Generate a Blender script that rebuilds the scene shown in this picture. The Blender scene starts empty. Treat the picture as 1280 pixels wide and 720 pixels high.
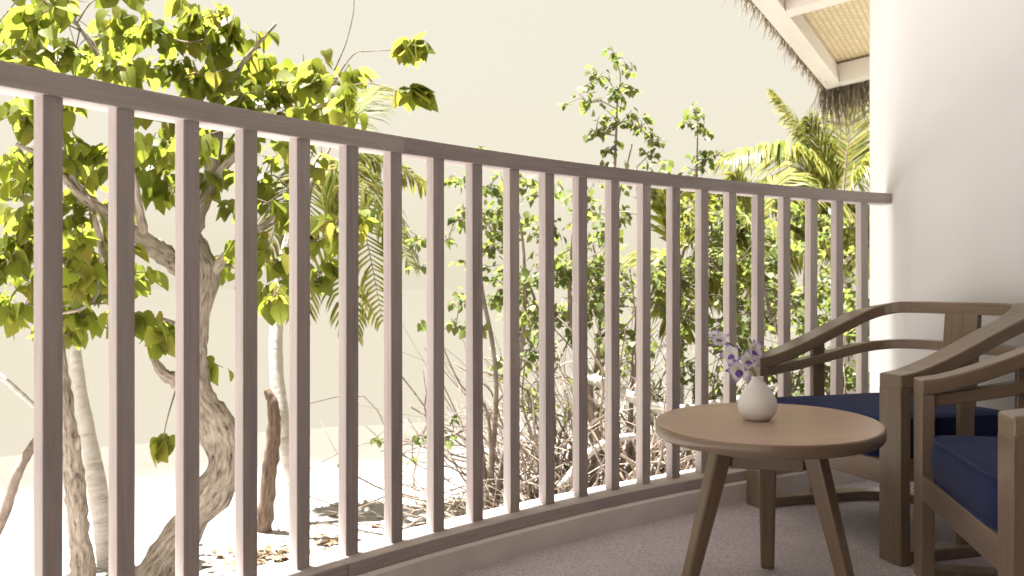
import bpy, math, random
import numpy as np
from mathutils import Vector, Matrix, Quaternion, noise
random.seed(7); np.random.seed(7)
R_ = math.radians
scene = bpy.context.scene
col = scene.collection

# ------------------------------------------------------------------ camera, sky, sun, exposure
EYE = 0.789
FPX = 1147.0
cam_d = bpy.data.cameras.new('camera'); cam = bpy.data.objects.new('camera', cam_d); col.objects.link(cam)
cam.location = (0, 0, EYE); cam.rotation_euler = (R_(90), 0, 0)
cam_d.sensor_width = 36; cam_d.lens = 36 * FPX / 1280; cam_d.shift_y = 2.0 / 1280
cam_d.clip_start = 0.05; cam_d.clip_end = 9000
scene.camera = cam
cam_d.dof.use_dof = True; cam_d.dof.focus_distance = 2.7; cam_d.dof.aperture_fstop = 5.6

SUN_AZ, SUN_EL = R_(-62), R_(73)        # azimuth measured from +Y towards +X
world = bpy.data.worlds.new('World'); scene.world = world; world.use_nodes = True
nt = world.node_tree; nt.nodes.clear()
sky = nt.nodes.new('ShaderNodeTexSky'); sky.sky_type = 'NISHITA'; sky.sun_disc = False
sky.sun_elevation = SUN_EL; sky.sun_rotation = SUN_AZ
sky.air_density = 1.0; sky.dust_density = 6.0
b1 = nt.nodes.new('ShaderNodeBackground'); b1.inputs['Strength'].default_value = 0.05
b2 = nt.nodes.new('ShaderNodeBackground'); b2.inputs['Color'].default_value = (0.112, 0.1025, 0.080, 1); b2.inputs['Strength'].default_value = 1.0
mx = nt.nodes.new('ShaderNodeMixShader'); mx.inputs[0].default_value = 0.92      # thin bright haze over the whole sky
wo = nt.nodes.new('ShaderNodeOutputWorld')
nt.links.new(sky.outputs[0], b1.inputs[0]); nt.links.new(b1.outputs[0], mx.inputs[1]); nt.links.new(b2.outputs[0], mx.inputs[2]); nt.links.new(mx.outputs[0], wo.inputs[0])

sd = bpy.data.lights.new('sun', 'SUN'); sd.energy = 5.0; sd.angle = R_(0.6); sd.color = (1, .985, .975)
sun = bpy.data.objects.new('sun', sd); col.objects.link(sun)
sdir = Vector((math.sin(SUN_AZ) * math.cos(SUN_EL), math.cos(SUN_AZ) * math.cos(SUN_EL), math.sin(SUN_EL)))
sun.rotation_euler = sdir.to_track_quat('Z', 'Y').to_euler()
sun.location = (0, 0, 30)
scene.view_settings.view_transform = 'Standard'; scene.view_settings.look = 'None'
scene.view_settings.gamma = 1; scene.view_settings.use_curve_mapping = False
scene.view_settings.exposure = 3.0
scene.render.engine = 'CYCLES'

def P(px, py, Y):
    """place at distance Y (metres in front of the balcony viewpoint) for a spot measured on the photograph"""
    return Vector(((px - 640) / FPX * Y, Y, EYE - (py - 362) / FPX * Y))

# ------------------------------------------------------------------ materials
MAT = {}
def material(name, build):
    m = bpy.data.materials.new(name); m.use_nodes = True
    n = m.node_tree.nodes; n.clear()
    out = n.new('ShaderNodeOutputMaterial')
    build(m.node_tree, out); MAT[name] = m
    return m
def N(t, typ, **kw):
    n = t.nodes.new(typ)
    for k, v in kw.items():
        if k.startswith('i_'): n.inputs[k[2:].replace('_', ' ')].default_value = v
        else: setattr(n, k, v)
    return n
def ramp(t, src, stops):
    r = t.nodes.new('ShaderNodeValToRGB')
    e = r.color_ramp.elements
    while len(e) < len(stops): e.new(0.5)
    for k, (p, c) in enumerate(stops):
        e[k].position = p; e[k].color = (*c, 1)
    t.links.new(src, r.inputs[0]); return r.outputs[0]
def noise_tex(t, vec, scale, detail=4, rough=.6, mapping=None):
    if mapping is not None:
        mp = N(t, 'ShaderNodeMapping'); mp.inputs['Scale'].default_value = mapping; t.links.new(vec, mp.inputs[0]); vec = mp.outputs[0]
    n = N(t, 'ShaderNodeTexNoise', i_Scale=scale, i_Detail=detail, i_Roughness=rough); t.links.new(vec, n.inputs['Vector']); return n.outputs[0]
def bump(t, h, strength, dist):
    b = N(t, 'ShaderNodeBump', i_Strength=strength, i_Distance=dist); t.links.new(h, b.inputs['Height']); return b.outputs[0]
def principled(t, out, rough=.6, spec=.4):
    b = N(t, 'ShaderNodeBsdfPrincipled'); b.inputs['Roughness'].default_value = rough
    b.inputs['Specular IOR Level'].default_value = spec
    t.links.new(b.outputs[0], out.inputs[0]); return b

def wood(name, dark, mid, light, rough, spec, grain=1.0, bstr=.25):
    def f(t, out):
        b = principled(t, out, rough, spec)
        uv = N(t, 'ShaderNodeUVMap').outputs[0]
        oi = N(t, 'ShaderNodeObjectInfo')
        add = N(t, 'ShaderNodeVectorMath', operation='MULTIPLY_ADD')
        t.links.new(oi.outputs['Random'], add.inputs[0]); add.inputs[1].default_value = (17, 31, 5); t.links.new(uv, add.inputs[2])
        v = add.outputs[0]
        g = noise_tex(t, v, 1.0, 6, .65, (5 * grain, 120 * grain, 1))
        w = noise_tex(t, v, 1.0, 4, .6, (2.0, 9, 1))
        mixv = N(t, 'ShaderNodeMath', operation='MULTIPLY_ADD'); t.links.new(g, mixv.inputs[0]); mixv.inputs[1].default_value = .6
        sc = N(t, 'ShaderNodeMath', operation='MULTIPLY'); t.links.new(w, sc.inputs[0]); sc.inputs[1].default_value = .45
        t.links.new(sc.outputs[0], mixv.inputs[2])
        # a little tone difference from piece to piece
        ad2 = N(t, 'ShaderNodeMath', operation='MULTIPLY_ADD'); t.links.new(oi.outputs['Random'], ad2.inputs[0]); ad2.inputs[1].default_value = .2; t.links.new(mixv.outputs[0], ad2.inputs[2])
        c = ramp(t, ad2.outputs[0], [(.30, dark), (.56, mid), (.85, light)])
        t.links.new(c, b.inputs['Base Color'])
        t.links.new(bump(t, g, bstr, .002), b.inputs['Normal'])
    return material(name, f)
wood('weathered_wood', (.29, .25, .25), (.42, .37, .36), (.55, .50, .475), .7, .25)
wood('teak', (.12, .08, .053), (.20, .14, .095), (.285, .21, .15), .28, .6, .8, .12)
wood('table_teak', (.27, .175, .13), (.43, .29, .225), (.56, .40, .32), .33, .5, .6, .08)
wood('unseen_timber_wall', (.06, .04, .028), (.10, .07, .045), (.14, .1, .065), .6, .3)
wood('white_beam', (.62, .58, .53), (.70, .66, .61), (.76, .73, .68), .6, .3, 1, .1)

def plaster(name, c, var=.03, sc=3):
    def f(t, out):
        b = principled(t, out, .75, .25)
        o = N(t, 'ShaderNodeNewGeometry').outputs['Position']
        n = noise_tex(t, o, sc, 5, .6)
        t.links.new(ramp(t, n, [(.3, tuple(x - var for x in c)), (.7, tuple(x + var for x in c))]), b.inputs['Base Color'])
        n2 = noise_tex(t, o, 55, 3, .6)
        t.links.new(bump(t, n2, .12, .004), b.inputs['Normal'])
    return material(name, f)
plaster('white_plaster', (.76, .76, .79), .02, 1.2)
plaster('kerb_paint', (.80, .76, .74), .04, 6)
plaster('concrete', (.42, .40, .37), .05, 4)
plaster('ceiling_board', (.40, .365, .325), .03, 2)

def f(t, out):
    b = principled(t, out, .8, .25)
    o = N(t, 'ShaderNodeNewGeometry').outputs['Position']
    v = N(t, 'ShaderNodeTexVoronoi', i_Scale=250.0); t.links.new(o, v.inputs['Vector'])
    sp = N(t, 'ShaderNodeSeparateColor'); t.links.new(v.outputs['Color'], sp.inputs[0])
    c1 = ramp(t, sp.outputs[0], [(.0, (.38, .345, .39)), (.3, (.54, .49, .535)), (.7, (.61, .56, .605)), (1, (.74, .69, .73))])
    n = noise_tex(t, o, 3.2, 5, .65)
    m = N(t, 'ShaderNodeMix', data_type='RGBA', blend_type='MULTIPLY'); m.inputs[0].default_value = 1
    t.links.new(c1, m.inputs[6]); t.links.new(ramp(t, n, [(.3, (.86, .85, .87)), (.7, (1, .99, .98))]), m.inputs[7])
    t.links.new(m.outputs[2], b.inputs['Base Color'])
    t.links.new(bump(t, v.outputs['Distance'], .35, .003), b.inputs['Normal'])
material('pebble_floor', f)

def f(t, out):
    b = principled(t, out, .85, .15)
    o = N(t, 'ShaderNodeNewGeometry').outputs['Position']
    n = noise_tex(t, o, .55, 8, .65); n2 = noise_tex(t, o, 7, 6, .7)
    c = ramp(t, n, [(.32, (.34, .315, .295)), (.5, (.40, .375, .35)), (.7, (.44, .41, .385))])
    m = N(t, 'ShaderNodeMix', data_type='RGBA', blend_type='MULTIPLY'); m.inputs[0].default_value = .7
    t.links.new(c, m.inputs[6]); t.links.new(ramp(t, n2, [(.25, (.72, .71, .70)), (.5, (1, 1, 1))]), m.inputs[7])
    # wet sand towards the waterline
    sp = N(t, 'ShaderNodeVectorMath', operation='DOT_PRODUCT'); t.links.new(o, sp.inputs[0]); sp.inputs[1].default_value = (-.55, .835, 0)
    ad = N(t, 'ShaderNodeMath', operation='MULTIPLY_ADD'); t.links.new(n, ad.inputs[0]); ad.inputs[1].default_value = 2.0; t.links.new(sp.outputs['Value'], ad.inputs[2])
    mr = N(t, 'ShaderNodeMapRange', interpolation_type='SMOOTHSTEP'); mr.inputs[1].default_value = 6.0; mr.inputs[2].default_value = 10.2; t.links.new(ad.outputs[0], mr.inputs[0])
    wet = N(t, 'ShaderNodeMix', data_type='RGBA'); t.links.new(mr.outputs[0], wet.inputs[0]); t.links.new(m.outputs[2], wet.inputs[6]); wet.inputs[7].default_value = (.070, .065, .053, 1)
    t.links.new(wet.outputs[2], b.inputs['Base Color'])
    t.links.new(bump(t, n2, .5, .05), b.inputs['Normal'])
material('coral_sand', f)
def f(t, out):
    b = principled(t, out, .12, .5)
    b.inputs['Base Color'].default_value = (.067, .061, .049, 1)
    o = N(t, 'ShaderNodeNewGeometry').outputs['Position']
    t.links.new(bump(t, noise_tex(t, o, 1.1, 4, .6, (1, 2.2, 1)), .25, .05), b.inputs['Normal'])
material('lagoon_water', f)

def leafmat(name, stops, trans=.5, tstops=None, rough=.45):
    def f(t, out):
        g = N(t, 'ShaderNodeNewGeometry'); oi = N(t, 'ShaderNodeObjectInfo')
        s = N(t, 'ShaderNodeMath', operation='ADD'); t.links.new(g.outputs['Random Per Island'], s.inputs[0]); t.links.new(oi.outputs['Random'], s.inputs[1])
        fr = N(t, 'ShaderNodeMath', operation='FRACT'); t.links.new(s.outputs[0], fr.inputs[0])
        n = noise_tex(t, g.outputs['Position'], 30, 3, .6)
        ad = N(t, 'ShaderNodeMath', operation='MULTIPLY_ADD'); t.links.new(n, ad.inputs[0]); ad.inputs[1].default_value = .25
        sb = N(t, 'ShaderNodeMath', operation='SUBTRACT'); t.links.new(fr.outputs[0], sb.inputs[0]); sb.inputs[1].default_value = .12
        t.links.new(sb.outputs[0], ad.inputs[2])
        c = ramp(t, ad.outputs[0], stops); ct = ramp(t, ad.outputs[0], tstops or stops)
        b = N(t, 'ShaderNodeBsdfPrincipled'); b.inputs['Roughness'].default_value = rough; b.inputs['Specular IOR Level'].default_value = .15
        t.links.new(c, b.inputs['Base Color'])
        tr = N(t, 'ShaderNodeBsdfTranslucent'); t.links.new(ct, tr.inputs[0])
        m = N(t, 'ShaderNodeMixShader'); m.inputs[0].default_value = trans
        t.links.new(b.outputs[0], m.inputs[1]); t.links.new(tr.outputs[0], m.inputs[2]); t.links.new(m.outputs[0], out.inputs[0])
    return material(name, f)
leafmat('heart_leaf', [(0, (0.099, 0.116, 0.019)), (.35, (0.129, 0.150, 0.022)), (.75, (0.163, 0.181, 0.031)), (1, (0.206, 0.194, 0.043))], .6,
        [(0, (0.189, 0.232, 0.026)), (.4, (0.241, 0.284, 0.031)), (.8, (0.301, 0.318, 0.043)), (1, (0.335, 0.292, 0.052))])
leafmat('bush_leaf', [(0, (0.068, 0.090, 0.032)), (.4, (0.108, 0.135, 0.041)), (.8, (0.171, 0.194, 0.063)), (1, (0.234, 0.230, 0.090))], .5,
        [(0, (0.126, 0.171, 0.036)), (.5, (0.180, 0.225, 0.041)), (1, (0.279, 0.288, 0.063))])
leafmat('palm_leaf', [(0, (0.072, 0.097, 0.016)), (.5, (0.162, 0.169, 0.032)), (1, (0.275, 0.242, 0.081))], .45,
        [(0, (0.138, 0.178, 0.016)), (.5, (0.258, 0.267, 0.032)), (1, (0.339, 0.291, 0.072))], .35)
leafmat('dry_litter', [(0, (.09, .06, .035)), (.5, (.16, .11, .065)), (1, (.25, .19, .12))], .15)
leafmat('thatch', [(0, (0.124, 0.090, 0.062)), (.5, (0.223, 0.180, 0.130)), (1, (0.322, 0.273, 0.211))], .3, None, .7)
def f(t, out):
    o = N(t, 'ShaderNodeTexCoord').outputs['Object']; sp = N(t, 'ShaderNodeSeparateXYZ'); t.links.new(o, sp.inputs[0])
    n = noise_tex(t, o, 160, 2, .5); a = N(t, 'ShaderNodeMath', operation='MULTIPLY_ADD'); t.links.new(n, a.inputs[0]); a.inputs[1].default_value = .008; t.links.new(sp.outputs[1], a.inputs[2])
    mr = N(t, 'ShaderNodeMapRange'); mr.inputs[1].default_value = .004; mr.inputs[2].default_value = .031; t.links.new(a.outputs[0], mr.inputs[0])
    c = ramp(t, mr.outputs[0], [(0, (.72, .72, .62)), (.3, (.84, .82, .83)), (.62, (.80, .77, .83)), (.82, (.34, .22, .58)), (1, (.22, .12, .46))])
    b = N(t, 'ShaderNodeBsdfPrincipled'); b.inputs['Roughness'].default_value = .5; t.links.new(c, b.inputs['Base Color'])
    tr = N(t, 'ShaderNodeBsdfTranslucent'); t.links.new(c, tr.inputs[0]); m = N(t, 'ShaderNodeMixShader'); m.inputs[0].default_value = .4
    t.links.new(b.outputs[0], m.inputs[1]); t.links.new(tr.outputs[0], m.inputs[2]); t.links.new(m.outputs[0], out.inputs[0])
material('white_petal', f)
leafmat('purple_petal', [(0, (.13, .07, .30)), (1, (.24, .15, .46))], .3)

def bark(name, dark, mid, light, su=6, sv=26):
    def f(t, out):
        b = principled(t, out, .85, .15)
        uv = N(t, 'ShaderNodeUVMap').outputs[0]
        o = N(t, 'ShaderNodeNewGeometry').outputs['Position']
        n = noise_tex(t, uv, 1.0, 6, .7, (su, sv, 1)); n2 = noise_tex(t, o, 5, 4, .6)
        a = N(t, 'ShaderNodeMath', operation='MULTIPLY_ADD'); t.links.new(n2, a.inputs[0]); a.inputs[1].default_value = .35; t.links.new(n, a.inputs[2])
        t.links.new(ramp(t, a.outputs[0], [(.50, dark), (.62, mid), (.80, light)]), b.inputs['Base Color'])
        t.links.new(bump(t, n, .9, .02), b.inputs['Normal'])
    return material(name, f)
bark('rough_bark', (.06, .042, .034), (.26, .215, .17), (.44, .385, .32), 13, 38)
bark('pale_bark', (.30, .26, .23), (.43, .39, .35), (.52, .48, .44), 30, 4)
bark('twig_bark', (.09, .065, .05), (.17, .13, .095), (.27, .22, .17), 8, 8)
bark('dry_twig', (.09, .07, .055), (.18, .143, .113), (.28, .23, .19), 8, 8)
bark('dark_bark', (.05, .035, .03), (.12, .085, .06), (.22, .16, .12), 8, 40)

def f(t, out):
    b = principled(t, out, .9, .12)
    o = N(t, 'ShaderNodeTexCoord').outputs['Object']
    n = noise_tex(t, o, 900, 2, .5); n2 = noise_tex(t, o, 9, 3, .5)
    t.links.new(ramp(t, n2, [(.3, (.017, .026, .088)), (.7, (.024, .036, .116))]), b.inputs['Base Color'])
    b.inputs['Sheen Weight'].default_value = .08; b.inputs['Sheen Roughness'].default_value = .4
    h = N(t, 'ShaderNodeMath', operation='MULTIPLY_ADD'); t.links.new(n2, h.inputs[0]); h.inputs[1].default_value = 4.0; t.links.new(n, h.inputs[2])
    t.links.new(bump(t, h.outputs[0], .22, .004), b.inputs['Normal'])
material('navy_fabric', f)
def f(t, out):
    b = principled(t, out, .55, .35); b.inputs['Base Color'].default_value = (.82, .81, .80, 1)
    o = N(t, 'ShaderNodeTexCoord').outputs['Object']
    t.links.new(bump(t, noise_tex(t, o, 60, 3, .6), .06, .004), b.inputs['Normal'])
material('matte_ceramic', f)
def f(t, out):
    b = principled(t, out, .6, .3)
    uv = N(t, 'ShaderNodeUVMap').outputs[0]
    w = N(t, 'ShaderNodeTexBrick', i_Scale=1.0); w.inputs['Brick Width'].default_value = .030; w.inputs['Row Height'].default_value = .013
    w.inputs['Mortar Size'].default_value = .0014; w.inputs['Color1'].default_value = (.66, .55, .36, 1); w.inputs['Color2'].default_value = (.58, .475, .29, 1); w.inputs['Mortar'].default_value = (.44, .345, .20, 1)
    mp = N(t, 'ShaderNodeMapping'); mp.inputs['Scale'].default_value = (.33, .33, 1); t.links.new(uv, mp.inputs[0]); t.links.new(mp.outputs[0], w.inputs[0])
    t.links.new(w.outputs[0], b.inputs['Base Color'])
    iv = N(t, 'ShaderNodeMath', operation='SUBTRACT'); iv.inputs[0].default_value = 1; t.links.new(w.outputs['Fac'], iv.inputs[1])
    t.links.new(bump(t, iv.outputs[0], .6, .006), b.inputs['Normal'])
material('woven_matting', f)
def f(t, out):
    b = principled(t, out, .4, .4); b.inputs['Base Color'].default_value = (.12, .17, .03, 1)
material('green_stem', f)

# ------------------------------------------------------------------ mesh helpers
class MB:
    def __init__(s): s.v = []; s.f = []; s.uv = []; s.smooth = []
    def add(s, vs, fs, uvs, smooth=False):
        o = len(s.v); s.v += [tuple(p) for p in vs]
        for f_, u in zip(fs, uvs):
            s.f.append(tuple(o + i for i in f_)); s.uv += u; s.smooth.append(smooth)
    def box(s, c, size, rot=None, taper=1.0):
        """box with centre c; u of the map runs along its longest side"""
        hx, hy, hz = [k / 2 for k in size]; L = max(range(3), key=lambda k: size[k])
        vs = []
        for z in (-1, 1):
            k = taper if z < 0 else 1
            for x, y in ((-1, -1), (1, -1), (1, 1), (-1, 1)): vs.append(Vector((x * hx * k, y * hy * k, z * hz)))
        fs = [(0, 3, 2, 1), (4, 5, 6, 7), (0, 1, 5, 4), (1, 2, 6, 5), (2, 3, 7, 6), (3, 0, 4, 7)]
        uvs = []
        for q, f_ in enumerate(fs):
            n = (vs[f_[1]] - vs[f_[0]]).cross(vs[f_[2]] - vs[f_[0]]); ax = max(range(3), key=lambda k: abs(n[k]))
            oth = [k for k in range(3) if k != ax]
            uu = L if L in oth else oth[0]; vv = [k for k in oth if k != uu][0]
            uvs.append([(vs[i][uu], vs[i][vv] + q * .37) for i in f_])
        c = Vector(c)
        vs = [(rot @ p if rot else p) + c for p in vs]
        s.add(vs, fs, uvs)
    def sweep(s, frames, prof, closed=False, smooth=False):
        """frames: list of (origin, axis_a, axis_b); prof: list of (a, b) round the section"""
        n = len(prof); vs = []; L = [0]
        for k, (o, a, b) in enumerate(frames):
            vs += [o + a * p[0] + b * p[1] for p in prof]
            if k: L.append(L[-1] + (o - frames[k - 1][0]).length)
        per = [0]
        for k in range(n): per.append(per[-1] + math.dist(prof[k], prof[(k + 1) % n]))
        fs = []; uvs = []; m = len(frames)
        for k in range(m if closed else m - 1):
            k2 = (k + 1) % m; l2 = L[k2] if k2 else L[-1] + .01
            for j in range(n):
                j2 = (j + 1) % n
                fs.append((k * n + j, k * n + j2, k2 * n + j2, k2 * n + j)); uvs.append([(L[k], per[j]), (L[k], per[j + 1]), (l2, per[j + 1]), (l2, per[j])])
        s.add(vs, fs, uvs, smooth)
        if not closed:
            o = len(s.v) - len(vs)
            for base, rev in ((0, True), ((m - 1) * n, False)):
                idx = [o + base + j for j in range(n)]
                s.f.append(tuple(idx[::-1] if rev else idx)); s.smooth.append(False)
                s.uv += [prof[j] for j in (range(n - 1, -1, -1) if rev else range(n))]
    def tube(s, pts, rad, sides=7, rough=0.0, smooth=True, seed=0):
        pts = [Vector(p) for p in pts]; m = len(pts)
        if not isinstance(rad, (list, tuple)): rad = [rad] * m
        t0 = (pts[1] - pts[0]).normalized(); a = t0.orthogonal().normalized()
        vs = []; L = [0]
        for k in range(m):
            t_ = (pts[min(k + 1, m - 1)] - pts[max(k - 1, 0)]).normalized()
            a = (a - t_ * a.dot(t_)).normalized(); b = t_.cross(a)
            if k: L.append(L[-1] + (pts[k] - pts[k - 1]).length)
            for j in range(sides):
                th = 2 * math.pi * j / sides; d = a * math.cos(th) + b * math.sin(th)
                r = rad[k]
                if rough: r *= 1 + rough * noise.noise((pts[k] + d * rad[k]) * (.9 / max(rad[k], .03)) + Vector((seed, 0, 0)))
                vs.append(pts[k] + d * r)
        per = 2 * math.pi * max(rad) / sides; fs = []; uvs = []
        for k in range(m - 1):
            for j in range(sides):
                j2 = (j + 1) % sides
                fs.append((k * sides + j, k * sides + j2, (k + 1) * sides + j2, (k + 1) * sides + j))
                uvs.append([(L[k], per * j), (L[k], per * (j + 1)), (L[k + 1], per * (j + 1)), (L[k + 1], per * j)])
        fs.append(tuple(range(sides - 1, -1, -1))); uvs.append([(0, 0)] * sides)
        fs.append(tuple((m - 1) * sides + j for j in range(sides))); uvs.append([(0, 0)] * sides)
        s.add(vs, fs, uvs, smooth)
    def build(s, name, mat, parent=None, bevel=0, kind=None):
        me = bpy.data.meshes.new(name); me.from_pydata(s.v, [], s.f); 
        ul = me.uv_layers.new(name='UVMap'); ul.data.foreach_set('uv', np.array(s.uv, dtype=np.float32).ravel())
        me.polygons.foreach_set('use_smooth', s.smooth)
        me.materials.append(MAT[mat]); me.update()
        o = link(name, me, parent)
        if bevel:
            md = o.modifiers.new('bevel', 'BEVEL'); md.width = bevel; md.segments = 2; md.limit_method = 'ANGLE'; md.angle_limit = R_(40)
        if kind: o['kind'] = kind
        return o
def link(name, me, parent=None):
    o = bpy.data.objects.new(name, me); col.objects.link(o)
    if parent: o.parent = parent
    return o
def tag(o, label=None, cat=None, group=None, kind=None):
    if label: o['label'] = label
    if cat: o['category'] = cat
    if group: o['group'] = group
    if kind: o['kind'] = kind
    return o
def empty(name, loc=(0, 0, 0), rz=0):
    o = link(name, None); o.location = loc; o.rotation_euler = (0, 0, rz); o.empty_display_size = .1
    return o
def spline(pts, n=8):
    """smooth (Catmull-Rom) path through points; each may carry a radius as 4th value"""
    pts = [tuple(p) for p in pts]; ext = [tuple(2 * a - b for a, b in zip(pts[0], pts[1]))] + pts + [tuple(2 * a - b for a, b in zip(pts[-1], pts[-2]))]
    out = []
    for k in range(1, len(ext) - 2):
        p0, p1, p2, p3 = (np.array(ext[k + d]) for d in (-1, 0, 1, 2))
        for j in range(n):
            t = j / n
            out.append(.5 * ((2 * p1) + (-p0 + p2) * t + (2 * p0 - 5 * p1 + 4 * p2 - p3) * t * t + (-p0 + 3 * p1 - 3 * p2 + p3) * t ** 3))
    out.append(np.array(pts[-1])); return out
def fast_mesh(name, V, F, mat, parent=None, kind=None, smooth=False):
    """V (n,3) array; F (m,3) triangles"""
    me = bpy.data.meshes.new(name)
    me.vertices.add(len(V)); me.vertices.foreach_set('co', np.asarray(V, np.float32).ravel())
    me.loops.add(F.size); me.loops.foreach_set('vertex_index', F.astype(np.int32).ravel())
    me.polygons.add(len(F)); me.polygons.foreach_set('loop_start', np.arange(0, F.size, 3, dtype=np.int32))
    me.polygons.foreach_set('loop_total', np.full(len(F), 3, np.int32))
    if smooth: me.polygons.foreach_set('use_smooth', np.ones(len(F), bool))
    me.update(calc_edges=True); me.validate()
    me.materials.append(MAT[mat]); o = link(name, me, parent)
    if kind: o['kind'] = kind
    return o
def instances(T, F, mats):
    """stack copies of template T (k,3), F (m,3), one for each 4x4 matrix"""
    M = np.array([[list(r) for r in m] for m in mats], dtype=np.float64)
    V = np.einsum('nij,kj->nki', M[:, :3, :3], T) + M[:, None, :3, 3]
    FF = F[None] + (np.arange(len(M)) * len(T))[:, None, None]
    return V.reshape(-1, 3), FF.reshape(-1, 3)

# ------------------------------------------------------------------ balcony layout
CX, CY, RB = 4.554, -1.873, 6.521          # centre and radius of the curved railing (inner baluster faces)
A0, DA, NB = -0.983, 0.02357, 22            # first baluster seen, step, number
Z_BOT, Z_TOP = 0.109, EYE + .541 * .68      # baluster foot and head
A_END = -0.462
def arc(a, r, z=0): return Vector((CX + r * math.sin(a), CY + r * math.cos(a), z))
def arc_frames(a1, a2, z, n):
    fr = []
    for k in range(n + 1):
        a = a1 + (a2 - a1) * k / n
        fr.append((arc(a, RB, z), Vector((math.sin(a), math.cos(a), 0)), Vector((0, 0, 1))))
    return fr
def rect(a1, a2, b1, b2): return [(a1, b1), (a2, b1), (a2, b2), (a1, b2)]

# ground, water
def ground_h(x, y):
    d = math.hypot(x, y)
    h = -.90 + .05 * noise.noise(Vector((x * .35, y * .35, 0))) + .018 * noise.noise(Vector((x * 1.7, y * 1.7, 3)))
    s_ = -.55 * x + .835 * y + .25 * math.sin(x * .5)
    if s_ > 9.2: h = h - min((s_ - 9.2) * .07, 1.6)
    if d > 60: h = min(h, -1.6)
    return h
gv = []; gf = []; radii = list(np.linspace(0, 16, 72)) + list(np.geomspace(16.6, 5000, 34)); NA = 150
for r in radii:
    for k in range(NA):
        th = 2 * math.pi * k / NA; x, y = r * math.cos(th), 4 + r * math.sin(th)
        gv.append((x, y, ground_h(x, y)))
for i in range(len(radii) - 1):
    for k in range(NA):
        a, b, c, d = i * NA + k, i * NA + (k + 1) % NA, (i + 1) * NA + (k + 1) % NA, (i + 1) * NA + k
        gf.append((a, d, c)); gf.append((a, c, b))
tag(fast_mesh('sand_ground', np.array(gv), np.array(gf), 'coral_sand', smooth=True), kind='structure')
wv = []; wf = []; radii = list(np.geomspace(5.5, 6000, 28)); 
for r in radii:
    for k in range(96):
        th = 2 * math.pi * k / 96; wv.append((r * math.cos(th), 4 + r * math.sin(th), -1.06))
for i in range(len(radii) - 1):
    for k in range(96):
        a, b, c, d = i * 96 + k, i * 96 + (k + 1) % 96, (i + 1) * 96 + (k + 1) % 96, (i + 1) * 96 + k
        wf.append((a, d, c)); wf.append((a, c, b))
tag(fast_mesh('lagoon_water', np.array(wv), np.array(wf), 'lagoon_water'), kind='structure')

# balcony floor slab with its kerb
m = MB(); n = 60
pts = [arc(-1.62 + (-.25 + 1.62) * k / n, RB - .066) for k in range(n + 1)] + [Vector((4.6, 2.6, 0)), Vector((4.6, -2.4, 0)), Vector((-2.0, -2.4, 0))]
k = len(pts)
m.add(pts + [p + Vector((0, 0, -.16)) for p in pts], [tuple(range(k - 1, -1, -1)), tuple(range(k, 2 * k))] + [(i, (i + 1) % k, k + (i + 1) % k, k + i) for i in range(k)],
      [[(p.x, p.y) for p in pts[::-1]], [(p.x, p.y) for p in pts]] + [[(0, 0)] * 4] * k)
tag(m.build('balcony_floor', 'pebble_floor'), kind='structure')
m = MB(); m.sweep(arc_frames(-1.62, -.40, 0, 80), [(-.068, -.012), (.10, -.012), (.10, .0725), (-.060, .0725), (-.068, .066)])
tag(m.build('balcony_kerb', 'kerb_paint'), kind='structure')
m = MB(); m.sweep(arc_frames(-1.62, -.30, 0, 80), rect(-.5, .085, -1.0, -.014))
tag(m.build('balcony_base', 'concrete'), kind='structure')

# railing
rail = tag(empty('balcony_railing', arc(-.72, RB)), 'curved grey weathered wood balcony railing with square upright balusters', 'railing')
off = rail.location.copy()
def shift(mb): mb.v = [tuple(Vector(p) - off) for p in mb.v]; return mb
A_START = -1.30
cuts = [A_START, -1.02, -0.838, -0.640, A_END]
for k in range(4):
    m = MB(); g = .0004 if k < 3 else 0
    m.sweep(arc_frames(cuts[k] + g * .5, cuts[k + 1] - g * .5, Z_TOP, 24), rect(-.006, .066, 0, .046))
    shift(m).build('top_rail', 'weathered_wood', rail, .003)
cuts = [A_START, -1.0, -0.874, -0.655, -.448]
for k in range(4):
    m = MB(); g = .0004 if k < 3 else 0
    m.sweep(arc_frames(cuts[k] + g * .5, cuts[k + 1] - g * .5, Z_BOT - .0365, 24), rect(-.054, .084, 0, .0365))
    shift(m).build('bottom_rail', 'weathered_wood', rail, .003)
bw, bd = .0405, .032
m = MB(); m.box((0, 0, (Z_TOP - Z_BOT) / 2), (bw, bd, Z_TOP - Z_BOT + .006)); first = None
for i in range(-12, NB):
    a = A0 + i * DA
    if first is None: o = first = m.build('baluster', 'weathered_wood', rail, .002)
    else:
        o = first.copy(); col.objects.link(o); o.parent = rail
    p = arc(a, RB + bd / 2, Z_BOT) - off
    o.location = p; o.rotation_euler = (random.uniform(-.002, .002), random.uniform(-.003, .003), -a + random.uniform(-.02, .02) + (math.pi if random.random() < .5 else 0))

# villa: rounded plaster wall on the right, dark timber walls added out of view, ceiling over the balcony
WC = Vector((3.233, 3.889, 0)); WR = 1.6
def narc(t): return WC + Vector((math.cos(t), math.sin(t), 0)) * WR
t_far, t_near = math.atan2(.8, -.6), math.atan2(-.3, -.954)
if t_near < 0: t_near += 2 * math.pi
path = [narc(t_far) + Vector((.8, .6, 0)) * 3.2, narc(t_far) + Vector((.8, .6, 0)) * .8]
for k in range(41): path.append(narc(t_far + (t_near - t_far) * k / 40))
path += [narc(t_near) + Vector((.3, -.954, 0)) * s_ for s_ in (.5, 1.0, 1.5)]
villa = tag(empty('villa', (3.0, 0, -.9)), 'white plastered villa with a smooth rounded wall closing the balcony', 'building')
def vb(mb, *a, **k):
    mb.v = [tuple(Vector(p) - Vector((3.0, 0, -.9))) for p in mb.v]; return mb.build(*a, **k)
m = MB(); fr = []
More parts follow.
